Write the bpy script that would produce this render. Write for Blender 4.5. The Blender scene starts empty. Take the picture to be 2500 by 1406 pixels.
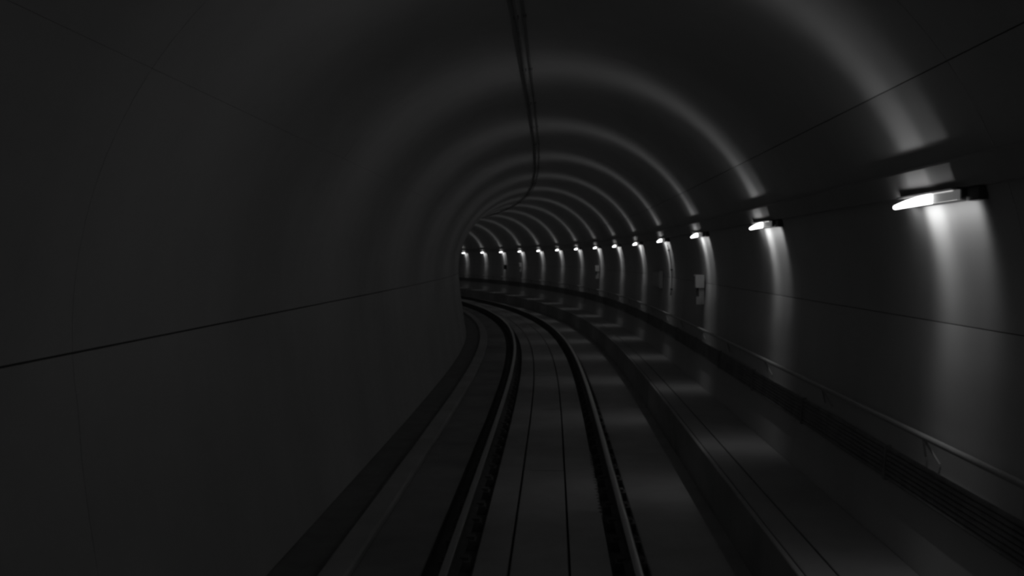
import bpy, math, random
import numpy as np
from mathutils import Matrix, Vector

random.seed(7)
SC = bpy.context.scene
COL = SC.collection

# ------------------------------------------------------------------ alignment
# The track runs along a transition curve: straight, then bending to the left.
ZO = 0.17                       # rail-top height above the slab; slab top is z = 0
S_A, RAMP, KAPPA = 11.93952, 23.18432, 0.00721
SG = np.linspace(-30.0, 140.0, 3401)
_k = KAPPA * np.clip((SG - S_A) / RAMP, 0, 1)
_ds = SG[1] - SG[0]
TH = np.concatenate([[0], np.cumsum((_k[1:] + _k[:-1]) / 2 * _ds)])
_i0 = int(np.argmin(abs(SG)))
TH -= TH[_i0]
PX = -np.concatenate([[0], np.cumsum((np.sin(TH[1:]) + np.sin(TH[:-1])) / 2 * _ds)])
PY = np.concatenate([[0], np.cumsum((np.cos(TH[1:]) + np.cos(TH[:-1])) / 2 * _ds)])
PX -= PX[_i0]
PY -= PY[_i0]


def heading(s):
    return float(np.interp(s, SG, TH))


def P(s, X, Z):
    """Point at chainage s, lateral X, height Z over the rail tops."""
    t = heading(s)
    return (float(np.interp(s, SG, PX)) + X * math.cos(t),
            float(np.interp(s, SG, PY)) + X * math.sin(t), Z + ZO)


# ------------------------------------------------------------------ camera
cam_data = bpy.data.cameras.new('camera')
cam = bpy.data.objects.new('camera', cam_data)
COL.objects.link(cam)
cam_data.sensor_width = 36.0
cam_data.lens = 36.0
cam_data.clip_start = 0.05
cam_data.clip_end = 400
yaw, pitch, roll = 0.04067, -0.02965, -0.00441
fx = Vector((-math.sin(yaw), math.cos(yaw), 0))
rt = Vector((math.cos(yaw), math.sin(yaw), 0))
up = Vector((0, 0, 1))
fw = math.cos(pitch) * fx + math.sin(pitch) * up
u1 = -math.sin(pitch) * fx + math.cos(pitch) * up
r2 = math.cos(roll) * rt + math.sin(roll) * u1
u2 = -math.sin(roll) * rt + math.cos(roll) * u1
cam.matrix_world = Matrix(((r2.x, u2.x, -fw.x, 0.10227), (r2.y, u2.y, -fw.y, 0),
                           (r2.z, u2.z, -fw.z, 2.41308 + ZO), (0, 0, 0, 1)))
SC.camera = cam

# ------------------------------------------------------------------ world, exposure
w = bpy.data.worlds.new('world')
SC.world = w
w.use_nodes = True
w.node_tree.nodes['Background'].inputs[0].default_value = (0.004, 0.004, 0.004, 1)
w.node_tree.nodes['Background'].inputs[1].default_value = 1.0
SC.view_settings.view_transform = 'Standard'
SC.view_settings.look = 'None'
SC.view_settings.exposure = 0.0
SC.view_settings.gamma = 1.0
SC.view_settings.use_curve_mapping = False
SC.cycles.max_bounces = 10
SC.cycles.diffuse_bounces = 8
SC.cycles.glossy_bounces = 3
SC.cycles.transparent_max_bounces = 12
SC.cycles.use_adaptive_sampling = False
SC.cycles.use_denoising = True
SC.cycles.caustics_reflective = False
SC.cycles.caustics_refractive = False
SC.cycles.sample_clamp_indirect = 2.0
SC.cycles.filter_width = 4.5

LAMP_POWER = 4.6               # of one lamp, shared by its light points
LAMP_SPREAD = 0.10             # louvres keep the beam inside a narrow slice across the tunnel
LAMP_OPEN = 0.22                # extra opening of that slice straight across
DOWN, UP = 0.63, 0.68
DOWN_DIR, UP_DIR = (0.35, -0.94), (-0.40, 0.92)
LENS_GLOW = 2.2
S0, DS = 6.34096, 5.00775       # first lamp in view, lamp spacing
S_MIN, S_MAX = -14.0, 86.0


# ------------------------------------------------------------------ materials
def mat(name, grey, rough=0.85, var=0.12, scale=1.5, bump=0.0, metal=0.0, streak=False, spec=0.3):
    m = bpy.data.materials.new(name)
    m.use_nodes = True
    nt = m.node_tree
    b = nt.nodes['Principled BSDF']
    b.inputs['Roughness'].default_value = rough
    b.inputs['Metallic'].default_value = metal
    b.inputs['Specular IOR Level'].default_value = spec
    tc = nt.nodes.new('ShaderNodeTexCoord')
    n1 = nt.nodes.new('ShaderNodeTexNoise')
    n1.inputs['Scale'].default_value = scale
    n1.inputs['Detail'].default_value = 8
    n1.inputs['Roughness'].default_value = 0.6
    if streak:
        mp = nt.nodes.new('ShaderNodeMapping')
        mp.inputs['Scale'].default_value = streak
        nt.links.new(tc.outputs['Object'], mp.inputs['Vector'])
        nt.links.new(mp.outputs['Vector'], n1.inputs['Vector'])
    else:
        nt.links.new(tc.outputs['Object'], n1.inputs['Vector'])
    cr = nt.nodes.new('ShaderNodeValToRGB')
    lo, hi = max(grey * (1 - var), 0.002), min(grey * (1 + var), 0.9)
    cr.color_ramp.elements[0].position = 0.3
    cr.color_ramp.elements[0].color = (lo, lo, lo, 1)
    cr.color_ramp.elements[1].position = 0.7
    cr.color_ramp.elements[1].color = (hi, hi, hi, 1)
    nt.links.new(n1.outputs['Fac'], cr.inputs['Fac'])
    nt.links.new(cr.outputs['Color'], b.inputs['Base Color'])
    if bump:
        n2 = nt.nodes.new('ShaderNodeTexNoise')
        n2.inputs['Scale'].default_value = 40
        n2.inputs['Detail'].default_value = 4
        nt.links.new(tc.outputs['Object'], n2.inputs['Vector'])
        bp = nt.nodes.new('ShaderNodeBump')
        bp.inputs['Strength'].default_value = bump
        bp.inputs['Distance'].default_value = 0.01
        nt.links.new(n2.outputs['Fac'], bp.inputs['Height'])
        nt.links.new(bp.outputs['Normal'], b.inputs['Normal'])
    return m


M_LINING = mat('lining_concrete', 0.64, var=0.09, scale=0.7, streak=(1, 1, 0.45))
M_JOINT = mat('joint_grout', 0.16, rough=0.95)
M_SLAB = mat('slab_concrete', 0.5, var=0.14, scale=1.2)
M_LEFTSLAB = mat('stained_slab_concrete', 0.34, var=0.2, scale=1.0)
M_WALK = mat('walkway_concrete', 0.36, var=0.10, scale=1.6)
M_FACE = mat('shaded_kerb_concrete', 0.42, var=0.15, scale=1.6)  # shade of the track-side kerb face is put into this grey
M_GUTTER = mat('wet_gutter_silt', 0.27, var=0.14, scale=3, rough=0.9)
M_BED = mat('oily_rail_bed', 0.2, var=0.1, scale=4, rough=0.95, spec=0.1)
M_STEEL = mat('rusty_rail_steel', 0.14, var=0.25, scale=6, rough=0.7)
M_HEAD = mat('polished_rail_head', 0.6, var=0.05, scale=6, rough=0.24, metal=1.0)
M_BLACK = mat('black_rubber', 0.34, var=0.2, scale=5, rough=0.8, spec=0.15)
M_TRUNK = mat('grey_trunk_enamel', 0.46, var=0.06, scale=2, rough=0.6)
M_PIPE = mat('galvanised_tube', 0.5, var=0.08, scale=6, rough=0.5)
M_DARKMETAL = mat('dark_bracket_steel', 0.12, var=0.2, scale=8, rough=0.6)
M_BOX = mat('pale_cabinet_enamel', 0.75, var=0.05, scale=4, rough=0.6)
M_GREYBOX = mat('grey_cabinet_enamel', 0.55, var=0.05, scale=4, rough=0.6)
M_HOUSING = mat('lamp_housing_grey', 0.12, var=0.1, scale=8, rough=0.5)


def lens_material():
    m = bpy.data.materials.new('glowing_lens')
    m.use_nodes = True
    nt = m.node_tree
    nt.nodes.clear()
    out = nt.nodes.new('ShaderNodeOutputMaterial')
    em = nt.nodes.new('ShaderNodeEmission')
    em.inputs['Strength'].default_value = LENS_GLOW
    tr = nt.nodes.new('ShaderNodeBsdfTransparent')
    add = nt.nodes.new('ShaderNodeAddShader')
    nt.links.new(em.outputs[0], add.inputs[0])
    nt.links.new(tr.outputs[0], add.inputs[1])
    nt.links.new(add.outputs[0], out.inputs['Surface'])
    return m


M_LENS = lens_material()
M_DIM = mat('reflector_glow', 0.4, var=0.05, scale=10, rough=0.5)
M_DIM.node_tree.nodes['Principled BSDF'].inputs['Emission Color'].default_value = (1, 1, 1, 1)
M_DIM.node_tree.nodes['Principled BSDF'].inputs['Emission Strength'].default_value = 0.085  # reflector half of the lamp; weak glow stands in for light on it


# ------------------------------------------------------------------ mesh helpers
def mesh_object(name, verts, faces, material, parent=None, smooth=False, kind=None):
    me = bpy.data.meshes.new(name)
    me.from_pydata(verts, [], faces)
    me.materials.append(material)
    if smooth:
        me.polygons.foreach_set('use_smooth', [True] * len(me.polygons))
    me.update()
    o = bpy.data.objects.new(name, me)
    COL.objects.link(o)
    if parent is not None:
        o.parent = parent
        o.matrix_parent_inverse = parent.matrix_world.inverted()
    if kind:
        o['kind'] = kind
    return o


def empty(name, loc=(0, 0, 0), rotz=0.0):
    o = bpy.data.objects.new(name, None)
    o.empty_display_size = 0.2
    o.matrix_world = Matrix.Translation(loc) @ Matrix.Rotation(rotz, 4, 'Z')
    COL.objects.link(o)
    return o


def thing(o, label, cat, group=None):
    o['label'] = label
    o['category'] = cat
    if group:
        o['group'] = group
    return o


def chain(a, b, step):
    n = max(1, int(math.ceil((b - a) / step - 1e-6)))
    return [a + (b - a) * i / n for i in range(n + 1)]


def sweep_data(prof, stations, closed=True, caps=True, split=True):
    """Verts and faces of a profile [(X, Z)] carried along the alignment.
    split gives every profile edge its own vertices (crisp edges)."""
    V, F = [], []
    n = len(prof)
    if split:
        edges = [(i, (i + 1) % n) for i in range(n if closed else n - 1)]
        for a, b in edges:
            base = len(V)
            for s in stations:
                V.append(P(s, *prof[a]))
                V.append(P(s, *prof[b]))
            for k in range(len(stations) - 1):
                j = base + 2 * k
                F.append((j, j + 2, j + 3, j + 1))
    else:
        base = 0
        for s in stations:
            V.extend(P(s, *p) for p in prof)
        for k in range(len(stations) - 1):
            for i in range(n if closed else n - 1):
                a, b = k * n + i, k * n + (i + 1) % n
                F.append((a, a + n, b + n, b))
    if caps and closed:
        for s, rev in ((stations[0], False), (stations[-1], True)):
            base = len(V)
            V.extend(P(s, *p) for p in prof)
            f = list(range(base, base + n))
            F.append(tuple(f[::-1] if rev else f))
    return V, F


def sweep(name, prof, a, b, material, parent=None, step=0.6, closed=True, split=True, smooth=True, kind=None):
    V, F = sweep_data(prof, chain(a, b, step), closed, True, split)
    return mesh_object(name, V, F, material, parent, smooth, kind)


def circle_prof(x, z, r, n=12):
    return [(x + r * math.cos(2 * math.pi * i / n), z + r * math.sin(2 * math.pi * i / n)) for i in range(n)]


def rect(x0, x1, z0, z1, ch=0.0):
    if ch <= 0:
        return [(x0, z0), (x1, z0), (x1, z1), (x0, z1)]
    return [(x0, z0), (x1, z0), (x1, z1 - ch), (x1 - ch, z1), (x0 + ch, z1), (x0, z1 - ch)]


def boxes_mesh(name, boxes, material, parent=None):
    """boxes of (s0, s1, X0, X1, Z0, Z1) following the alignment, one mesh."""
    V, F = [], []
    for s0, s1, x0, x1, z0, z1 in boxes:
        v, f = sweep_data(rect(x0, x1, z0, z1), [s0, s1])
        b = len(V)
        V += v
        F += [tuple(i + b for i in q) for q in f]
    return mesh_object(name, V, F, material, parent)


# ------------------------------------------------------------------ lining profile
TX, TZ, R = 0.04798, 1.97024, 2.55681
RIGHT_LOW = [(2.42, -0.60), (2.44, -0.30), (2.47, 0.0), (2.50, 0.32), (2.535, 0.65), (2.56, 1.05), (2.577, 1.35)]
LEFT_LOW = [(-2.20, -0.60), (-2.26, -0.17), (-2.31, 0.10), (-2.36, 0.50), (-2.43, 1.00), (-2.465, 1.30)]


def ring_pt(deg, r=R):
    a = math.radians(deg)
    return (TX + r * math.cos(a), TZ + r * math.sin(a))


def arc(a, b, step=4.0):
    n = max(1, int(round(abs(b - a) / step)))
    return [ring_pt(a + (b - a) * i / n) for i in range(n + 1)]


def wall_x(z, side=1):
    """Lateral position of the lining at height z."""
    low = RIGHT_LOW if side > 0 else LEFT_LOW
    lim = TZ - R * math.sin(math.radians(8))
    if z < lim:
        pts = low + [ring_pt(-8 if side > 0 else 188)]
        return float(np.interp(z, [p[1] for p in pts], [p[0] for p in pts]))
    return TX + side * math.sqrt(R * R - (z - TZ) ** 2)


def offset(prof, d):
    """Moves an open profile outwards by d (away from the tunnel's middle)."""
    out = []
    for i, p in enumerate(prof):
        a = prof[max(i - 1, 0)]
        b = prof[min(i + 1, len(prof) - 1)]
        t = Vector((b[0] - a[0], b[1] - a[1])).normalized()
        nrm = Vector((t.y, -t.x))
        if nrm.x * (p[0] - TX) + nrm.y * (p[1] - TZ) < 0:
            nrm = -nrm
        out.append((p[0] + nrm.x * d, p[1] + nrm.y * d))
    return out


J_R, J_RU, J_LU, J_L = 0.3, 34.7, 145.0, 181.45      # joints between the lining panels, degrees
G = 0.07                                             # half a joint, degrees of arc (about 3 mm)


def panel(parent, prof, a, b):
    st = chain(a, b, 0.7)
    inner, outer = prof, offset(prof, 0.05)
    V, F = sweep_data(inner, st, closed=False, caps=False, split=False)
    n, m = len(inner), len(st)
    # edges of the panel, turned back into the joint
    def strip(pa, pb):
        base = len(V)
        V.extend(pa)
        V.extend(pb)
        k = len(pa)
        for i in range(k - 1):
            F.append((base + i, base + i + 1, base + k + i + 1, base + k + i))
    strip([P(s, *inner[0]) for s in st], [P(s, *outer[0]) for s in st])
    strip([P(s, *inner[-1]) for s in st], [P(s, *outer[-1]) for s in st])
    strip([P(a, *p) for p in inner], [P(a, *p) for p in outer])
    strip([P(b, *p) for p in inner], [P(b, *p) for p in outer])
    return mesh_object('panel', V, F, M_LINING, parent, smooth=True)


wall_right = empty('wall_right')
wall_left = empty('wall_left')
ceiling = empty('ceiling')
floor = empty('floor')
for o in (wall_right, wall_left, ceiling, floor):
    o['kind'] = 'structure'
bpy.context.view_layer.update()

P_RL = RIGHT_LOW + arc(-8, J_R - G)
P_RU = arc(J_R + G, J_RU - G)
P_C = arc(J_RU + G, J_LU - 0.02)
P_LU = arc(J_LU + 0.02, J_L - 2 * G)
P_LL = arc(J_L + 2 * G, 188) + LEFT_LOW[::-1]
JOINT0 = S0 + 4.11
k0 = int(math.floor((S_MIN - JOINT0) / DS))
k1 = int(math.ceil((S_MAX - JOINT0) / DS))
for k in range(k0, k1):
    a, b = JOINT0 + k * DS + 0.0025, JOINT0 + (k + 1) * DS - 0.0025
    panel(wall_right, P_RL, a, b)
    panel(wall_right, P_RU, a, b)
    panel(ceiling, P_C, a, b)
    panel(wall_left, P_LU, a, b)
    panel(wall_left, P_LL, a, b)
SA, SB = JOINT0 + k0 * DS, JOINT0 + k1 * DS
sweep('joint_filler', offset(RIGHT_LOW + arc(-8, J_RU), 0.035), SA, SB, M_JOINT, wall_right, 0.7, False, False)
sweep('joint_filler', offset(arc(J_RU, J_LU), 0.035), SA, SB, M_JOINT, ceiling, 0.7, False, False)
sweep('joint_filler', offset(arc(J_LU, 188) + LEFT_LOW[::-1], 0.035), SA, SB, M_JOINT, wall_left, 0.7, False, False)

# ------------------------------------------------------------------ track bed
ZF = -0.17
XW, ZW = 1.70, 0.32             # front edge and top of the raised walkway
C_L, C_R = -0.277, 0.228        # slots either side of the middle covers
TL0, TL1, TR0, TR1 = -0.99, -0.575, 0.573, 0.886
sweep('base_slab', rect(-2.2, 2.45, -0.95, ZF - 0.09), SA, SB, M_BED, floor)
cross = 12.37
kk0, kk1 = int(math.floor((SA - cross) / DS)), int(math.ceil((SB - cross) / DS))
for k in range(kk0, kk1):
    sweep('cover_slab', rect(C_L + 0.011, C_R - 0.011, ZF - 0.09, ZF, 0.008),
          cross + k * DS + 0.012, cross + (k + 1) * DS - 0.012, M_SLAB, floor, 0.7)
sweep('slab_strip', rect(TL1, C_L - 0.011, ZF - 0.09, ZF, 0.008), SA, SB, M_SLAB, floor)


def ragged_strip():
    """Strip beside the right rail; its rail-side edge is chipped for a few metres."""
    st = chain(SA, 10.2, 0.6)[:-1] + chain(10.2, 13.6, 0.075) + chain(13.6, SB, 0.6)[1:]
    V, F = [], []
    for i, s in enumerate(st):
        x1 = TR0
        if 10.2 < s < 13.6:
            x1 += (0.018 if i % 2 else -0.022) + random.uniform(-0.008, 0.008)
        V += [P(s, C_R + 0.011, ZF - 0.09), P(s, C_R + 0.011, ZF), P(s, x1, ZF), P(s, x1, ZF - 0.09)]
    for k in range(len(st) - 1):
        for i in range(3):
            a = 4 * k + i
            F.append((a, a + 1, a + 5, a + 4))
    return mesh_object('slab_strip', V, F, M_SLAB, floor)


ragged_strip()
sweep('slab_strip', rect(TR1, XW + 0.02, ZF - 0.09, ZF, 0.008), SA, SB, M_SLAB, floor)
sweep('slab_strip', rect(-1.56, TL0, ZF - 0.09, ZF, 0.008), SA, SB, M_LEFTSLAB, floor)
sweep('gutter_kerb', rect(-1.80, -1.56, ZF - 0.09, ZF + 0.06, 0.02), SA, SB, M_SLAB, floor)
sweep('gutter_bed', [(-2.26, ZF - 0.09), (-1.80, ZF - 0.09), (-1.80, ZF - 0.012), (-2.02, ZF - 0.022),
                     (-2.25, ZF - 0.008)], SA, SB, M_GUTTER, floor)

# raised walkway on the right
walk = empty('walkway')
walk['kind'] = 'structure'
XJ = 1.965
sweep('walkway_kerb', rect(XW, XW + 0.045, ZF - 0.02, ZW, 0.006), SA, SB, M_FACE, walk)
sweep('walkway_slab', rect(XW + 0.053, XJ - 0.006, ZF, ZW, 0.006), SA, SB, M_WALK, walk)
sweep('walkway_slab', rect(XJ + 0.006, 2.495, ZF, ZW, 0.006), SA, SB, M_WALK, walk)

# ------------------------------------------------------------------ rails
RAIL = [(-0.07, -0.172), (0.07, -0.172), (0.07, -0.162), (0.012, -0.142), (0.009, -0.05), (0.034, -0.038),
        (0.036, -0.006), (-0.036, -0.006), (-0.034, -0.038), (-0.009, -0.05), (-0.012, -0.142), (-0.07, -0.162)]
HEAD = [(-0.0355, -0.0065), (0.0355, -0.0065), (0.030, -0.002), (0.016, 0.0), (-0.016, 0.0), (-0.030, -0.002)]
for x, side in ((-0.75, 'left'), (0.75, 'right')):
    r = empty('rail', P(0, x, -0.172))
    bpy.context.view_layer.update()
    thing(r, 'polished steel running rail in dark bed, %s' %
          ('nearer the kerbed gutter on the left' if x < 0 else 'nearer the raised walkway on the right'),
          'rail', 'running rails of the single track')
    sweep('rail_body', [(x + a, b) for a, b in RAIL], SA, SB, M_STEEL, r, 0.5)
    sweep('rail_head', [(x + a, b) for a, b in HEAD], SA, SB, M_HEAD, r, 0.4, True, False)
    proto = None
    s = -3.0
    while s < 70:
        pr = boxes_mesh('rail_fastener', [(s - 0.09, s + 0.09, x - 0.135, x + 0.135, ZF - 0.09, -0.174),
                                          (s - 0.05, s + 0.05, x - 0.115, x - 0.045, -0.174, -0.145),
                                          (s - 0.05, s + 0.05, x + 0.045, x + 0.115, -0.174, -0.145)],
                        M_BED, r)
        s += 0.65

# ------------------------------------------------------------------ trunk on the right wall
DUCT = [(2.357, 2.945), (2.404, 2.800), (2.459, 2.800), (2.446, 2.840), (2.405, 2.945), (2.397, 2.962), (2.370, 2.964)]
tk = empty('cable_duct', P(0, 2.41, 2.8))
bpy.context.view_layer.update()
thing(tk, 'long flat grey cable duct along the right wall, just above the row of lamps', 'duct')
sweep('duct_body', DUCT, SA, SB, M_TRUNK, tk)

# ------------------------------------------------------------------ lamps
ORD = ['first', 'second', 'third', 'fourth', 'fifth', 'sixth', 'seventh', 'eighth', 'ninth', 'tenth',
       'eleventh', 'twelfth', 'thirteenth', 'fourteenth']


def light_nodes(ld, tangent, across, widen):
    """Photometric curve of a louvred lamp: strong across the tunnel, little along it,
    the slice opening out towards the middle of the tunnel."""
    ld.use_nodes = True
    nt = ld.node_tree
    em = nt.nodes['Emission']
    g = nt.nodes.new('ShaderNodeNewGeometry')

    def dot(v):
        d = nt.nodes.new('ShaderNodeVectorMath')
        d.operation = 'DOT_PRODUCT'
        d.inputs[1].default_value = v
        nt.links.new(g.outputs['Incoming'], d.inputs[0])
        return d.outputs['Value']

    def op(kind, x, y=None):
        m = nt.nodes.new('ShaderNodeMath')
        m.operation = kind
        for k, v in enumerate((x, y)):
            if v is None:
                continue
            if isinstance(v, (int, float)):
                m.inputs[k].default_value = v
            else:
                nt.links.new(v, m.inputs[k])
        return m.outputs[0]

    c = dot(across)
    sigma = op('ADD', LAMP_SPREAD * widen, op('MULTIPLY', LAMP_OPEN, op('POWER', op('ABSOLUTE', c), 3.0)))
    q = op('DIVIDE', dot(tangent), sigma)
    e = op('EXPONENT', op('MULTIPLY', op('MULTIPLY', q, q), -0.5))
    nt.links.new(e, em.inputs['Strength'])


LX, LZ = 2.362, 2.748


def taper_lens(s_near, s_far, parent):
    """Glass wedge, deep at the near end and thin at the far end."""
    V, F = [], []
    st = chain(s_near, s_far, 0.08)
    n = 8
    for s in st:
        t = (s - s_near) / (s_far - s_near)
        top = 2.786 - 0.036 * t ** 2
        bot = 2.724 - 0.004 * t
        wd = 0.026 - 0.010 * t
        for i in range(n):
            a = math.pi * 2 * i / n + math.pi / 8
            V.append(P(s, LX + 0.012 + wd * math.cos(a), (top + bot) / 2 + (top - bot) / 2 * math.sin(a)))
    for k in range(len(st) - 1):
        for i in range(n):
            a, b = k * n + i, k * n + (i + 1) % n
            F.append((a, a + n, b + n, b))
    F.append(tuple(range(n)))
    m = (len(st) - 1) * n
    F.append(tuple(range(m + n - 1, m - 1, -1)))
    return mesh_object('lens', V, F, M_LENS, parent, smooth=True)


def lamp(i):
    s = S0 + DS * i
    t = empty('wall_lamp', P(s, 2.44, 2.80), heading(s))
    bpy.context.view_layer.update()
    if i < 0:
        lab = 'louvred wall lamp beside the viewpoint, out of the picture, %s one back' % ('nearer' if i == -1 else 'farther')
    elif i > 13:
        lab = 'louvred wall lamp hidden round the bend, past the last lamp in view'
    elif i == 0:
        lab = 'large bright lamp under the duct, first and nearest of the row on the right wall'
    elif i == 13:
        lab = 'tiny bright lamp under the duct, farthest of the row, beside the left wall bend'
    else:
        lab = 'bright louvred lamp under the duct, %s of the row counted from the nearest' % ORD[i]
    thing(t, lab, 'lamp', 'lamps under the duct on the right wall')
    # ballast housing between lens and wall, with a stepped near end
    boxes_mesh('housing', [(s - 0.45, s + 0.50, 2.405, 2.478, 2.728, 2.797),
                           (s - 0.62, s - 0.45, 2.430, 2.482, 2.722, 2.797)], M_HOUSING, t)
    boxes_mesh('lid', [(s - 0.46, s + 0.56, 2.374, 2.402, 2.788, 2.7985)], M_HOUSING, t)
    boxes_mesh('reflector_plate', [(s - 0.44, s - 0.06, 2.384, 2.400, 2.728, 2.787)], M_DIM, t)
    taper_lens(s - 0.06, s + 0.58, t)
    # louvred tubes: one pair throws light down the wall, one pair up to the crown
    for ds, ln, X, Z, nx, nz, wt, sp in ((-0.05, 0.86, LX, 2.724, *DOWN_DIR, 0.72 * DOWN, 1.5),
                                         (0.20, 0.26, LX, 2.724, *DOWN_DIR, 0.30 * DOWN, 2.0),
                                         (0.04, 0.84, LX + 0.010, 2.776, *UP_DIR, 0.55 * UP, 1.15),
                                         (0.18, 0.36, LX + 0.010, 2.776, *UP_DIR, 0.45 * UP, 1.3)):
        ld = bpy.data.lights.new('lamp_tube', 'AREA')
        ld.shape = 'RECTANGLE'
        ld.size, ld.size_y = ln, 0.02
        ld.energy = LAMP_POWER * wt
        th = heading(s + ds)
        tan = Vector((-math.sin(th), math.cos(th), 0))
        acr = Vector((math.cos(th), math.sin(th), 0))
        nrm = (acr * nx + Vector((0, 0, nz))).normalized()
        light_nodes(ld, tan, acr, sp)
        o = bpy.data.objects.new('lamp_tube', ld)
        COL.objects.link(o)
        z = -nrm
        y = z.cross(tan)
        p = P(s + ds, X, Z)
        o.parent = t
        o.matrix_parent_inverse = t.matrix_world.inverted()
        o.matrix_basis = Matrix(((tan.x, y.x, z.x, p[0]), (tan.y, y.y, z.y, p[1]), (tan.z, y.z, z.z, p[2]), (0, 0, 0, 1)))


for i in range(-2, 15):
    lamp(i)

# ------------------------------------------------------------------ cables under the crown
for x, rad, lab in ((-0.216, 0.016, 'thick black cable clipped along the tunnel crown, the left of two'),
                    (-0.140, 0.007, 'thin black cable clipped along the tunnel crown, the right of two')):
    zc = TZ + math.sqrt(R * R - (x - TX) ** 2)
    c = empty('ceiling_cable', P(0, x, zc - 0.03))
    bpy.context.view_layer.update()
    thing(c, lab, 'cable', 'cables under the crown')
    sweep('cable', circle_prof(x, zc - 0.012 - rad, rad, 10), SA, SB, M_BLACK, c, 0.5, True, False)
    s = JOINT0 - 2 * DS + 1.0
    while s < 70:
        boxes_mesh('clip', [(s - 0.015, s + 0.015, x - rad - 0.006, x + rad + 0.006, zc - 0.016 - rad, zc + 0.002)],
                   M_DARKMETAL, c)
        s += DS / 2

# ------------------------------------------------------------------ handrail and cables on the right wall
hr = empty('handrail', P(0, 2.497, 1.24))
bpy.context.view_layer.update()
thing(hr, 'thin grey tube handrail on brackets along the right wall above the black cables', 'handrail')
sweep('tube', circle_prof(2.497, 1.24, 0.021, 14), SA, SB, M_PIPE, hr, 0.5, True, False)
s = S0 - 2 * DS + 0.35
while s < 76:
    V, F = [], []
    wx = wall_x(1.1) - 0.004
    for (s0, z0, s1, z1) in ((s - 0.10, 1.09, s + 0.02, 1.235), (s + 0.14, 1.09, s + 0.02, 1.235)):
        q = [P(s0 - 0.007, wx, z0), P(s0 + 0.007, wx, z0), P(s1 + 0.007, 2.50, z1), P(s1 - 0.007, 2.50, z1),
             P(s0 - 0.007, wx - 0.01, z0 - 0.005), P(s0 + 0.007, wx - 0.01, z0 - 0.005),
             P(s1 + 0.007, 2.488, z1 - 0.010), P(s1 - 0.007, 2.488, z1 - 0.010)]
        b = len(V)
        V += q
        F += [tuple(b + j for j in f) for f in ((0, 1, 2, 3), (7, 6, 5, 4), (0, 4, 5, 1), (1, 5, 6, 2), (2, 6, 7, 3), (3, 7, 4, 0))]
    mesh_object('bracket', V, F, M_PIPE, hr)
    s += DS / 2

cr = empty('cable_run', P(0, 2.53, 0.80))
bpy.context.view_layer.update()
thing(cr, 'flat band of seven black cables strapped low on the right wall under the handrail', 'cables')
for k in range(7):
    z = 0.806 + 0.0345 * k
    sweep('cable', circle_prof(wall_x(z) - 0.021, z, 0.0168, 10), SA, SB, M_BLACK, cr, 0.5, True, False)
s = S0 - 2 * DS + 1.2
while s < 76:
    V, F = sweep_data([(wall_x(0.78) - 0.003, 0.780), (wall_x(0.78) - 0.044, 0.784), (wall_x(1.04) - 0.044, 1.034),
                       (wall_x(1.04) - 0.003, 1.038)], [s - 0.02, s + 0.02])
    mesh_object('strap', V, F, M_BLACK, cr)
    s += DS / 2


# ------------------------------------------------------------------ boxes on the right wall
def call_box(i, lab):
    s = S0 + DS * i + 0.54
    wx = wall_x(1.63) - 0.012
    t = empty('call_box', P(s, wx, 1.62), heading(s))
    bpy.context.view_layer.update()
    thing(t, lab, 'box', 'equipment boxes on the right wall')
    V, F = sweep_data([(wx - 0.13, 1.905), (wx + 0.01, 1.905), (wx + 0.01, 2.115), (wx - 0.115, 2.115), (wx - 0.13, 2.10)],
                      [s, s + 0.30])
    mesh_object('cabinet', V, F, M_BOX, t)
    boxes_mesh('door', [(s + 0.02, s + 0.28, wx - 0.138, wx - 0.13, 1.92, 2.09)], M_GREYBOX, t)
    boxes_mesh('back_plate', [(s + 0.02, s + 0.26, wx - 0.075, wx + 0.01, 1.63, 1.905)], M_GREYBOX, t)
    boxes_mesh('lower_box', [(s - 0.01, s + 0.20, wx - 0.125, wx - 0.05, 1.63, 1.76)], M_GREYBOX, t)
    boxes_mesh('bracket', [(s + 0.03, s + 0.10, wx - 0.11, wx - 0.08, 1.76, 1.905)], M_DARKMETAL, t)


call_box(2, 'pale call box on the right wall just past the third lamp')
call_box(6, 'pale call box on the right wall just past the seventh lamp')
call_box(10, 'pale call box on the right wall just past the eleventh lamp')

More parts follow.
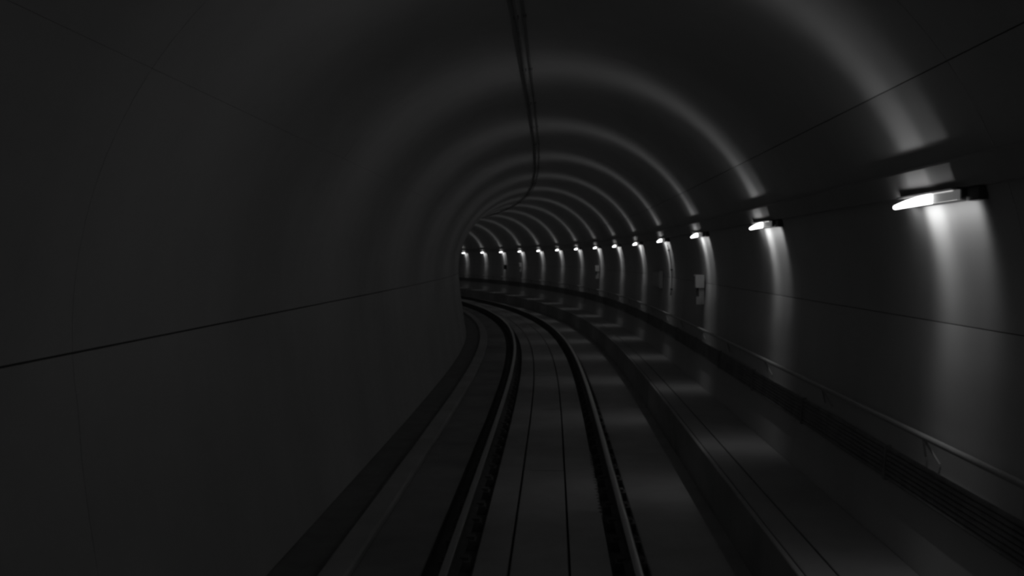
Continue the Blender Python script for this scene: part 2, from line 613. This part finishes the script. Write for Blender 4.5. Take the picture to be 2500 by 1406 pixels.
sp = 22.75
wx = wall_x(1.72) - 0.010
pn = empty('wall_cabinet', P(sp + 0.6, wx, 1.72), heading(sp))
bpy.context.view_layer.update()
thing(pn, 'flat grey cabinet on the right wall in the dark between fourth and fifth lamps', 'cabinet')
boxes_mesh('body', [(sp, sp + 1.25, wx - 0.07, wx + 0.005, 1.72, 2.10)], M_GREYBOX, pn)
boxes_mesh('door', [(sp + 0.04, sp + 0.615, wx - 0.078, wx - 0.07, 1.75, 2.07),
                    (sp + 0.635, sp + 1.21, wx - 0.078, wx - 0.07, 1.75, 2.07)], M_BOX, pn)

sd = S0 + DS * 11 - 0.42
jb = empty('junction_box', P(sd, wx, 1.75), heading(sd))
bpy.context.view_layer.update()
thing(jb, 'small dark junction box on the right wall just before the twelfth lamp', 'box')
boxes_mesh('body', [(sd, sd + 0.25, wx - 0.13, wx + 0.002, 1.72, 1.98)], M_DARKMETAL, jb)
boxes_mesh('cover', [(sd + 0.02, sd + 0.23, wx - 0.14, wx - 0.13, 1.74, 1.96)], M_DARKMETAL, jb)

sc_ = S0 + DS * 3 - 0.18
cd = empty('conduit', P(sc_, wall_x(2.2), 1.65), heading(sc_))
bpy.context.view_layer.update()
thing(cd, 'thin dark vertical conduit on the right wall beside the fourth lamp beam', 'conduit')
V, F = [], []
zs = chain(1.62, 2.66, 0.1)
for z in zs:
    for j in range(8):
        a = 2 * math.pi * j / 8
        V.append(P(sc_ + 0.013 * math.cos(a), wall_x(z) - 0.028 + 0.013 * math.sin(a), z))
for k in range(len(zs) - 1):
    for j in range(8):
        F.append((k * 8 + j, k * 8 + (j + 1) % 8, (k + 1) * 8 + (j + 1) % 8, (k + 1) * 8 + j))
F += [tuple(range(7, -1, -1)), tuple(range(len(V) - 8, len(V)))]
mesh_object('tube', V, F, M_GREYBOX, cd, smooth=True)
for z in (1.75, 2.15, 2.55):
    boxes_mesh('clip', [(sc_ - 0.035, sc_ + 0.035, wall_x(z) - 0.045, wall_x(z) - 0.008, z - 0.015, z + 0.015)], M_DARKMETAL, cd)
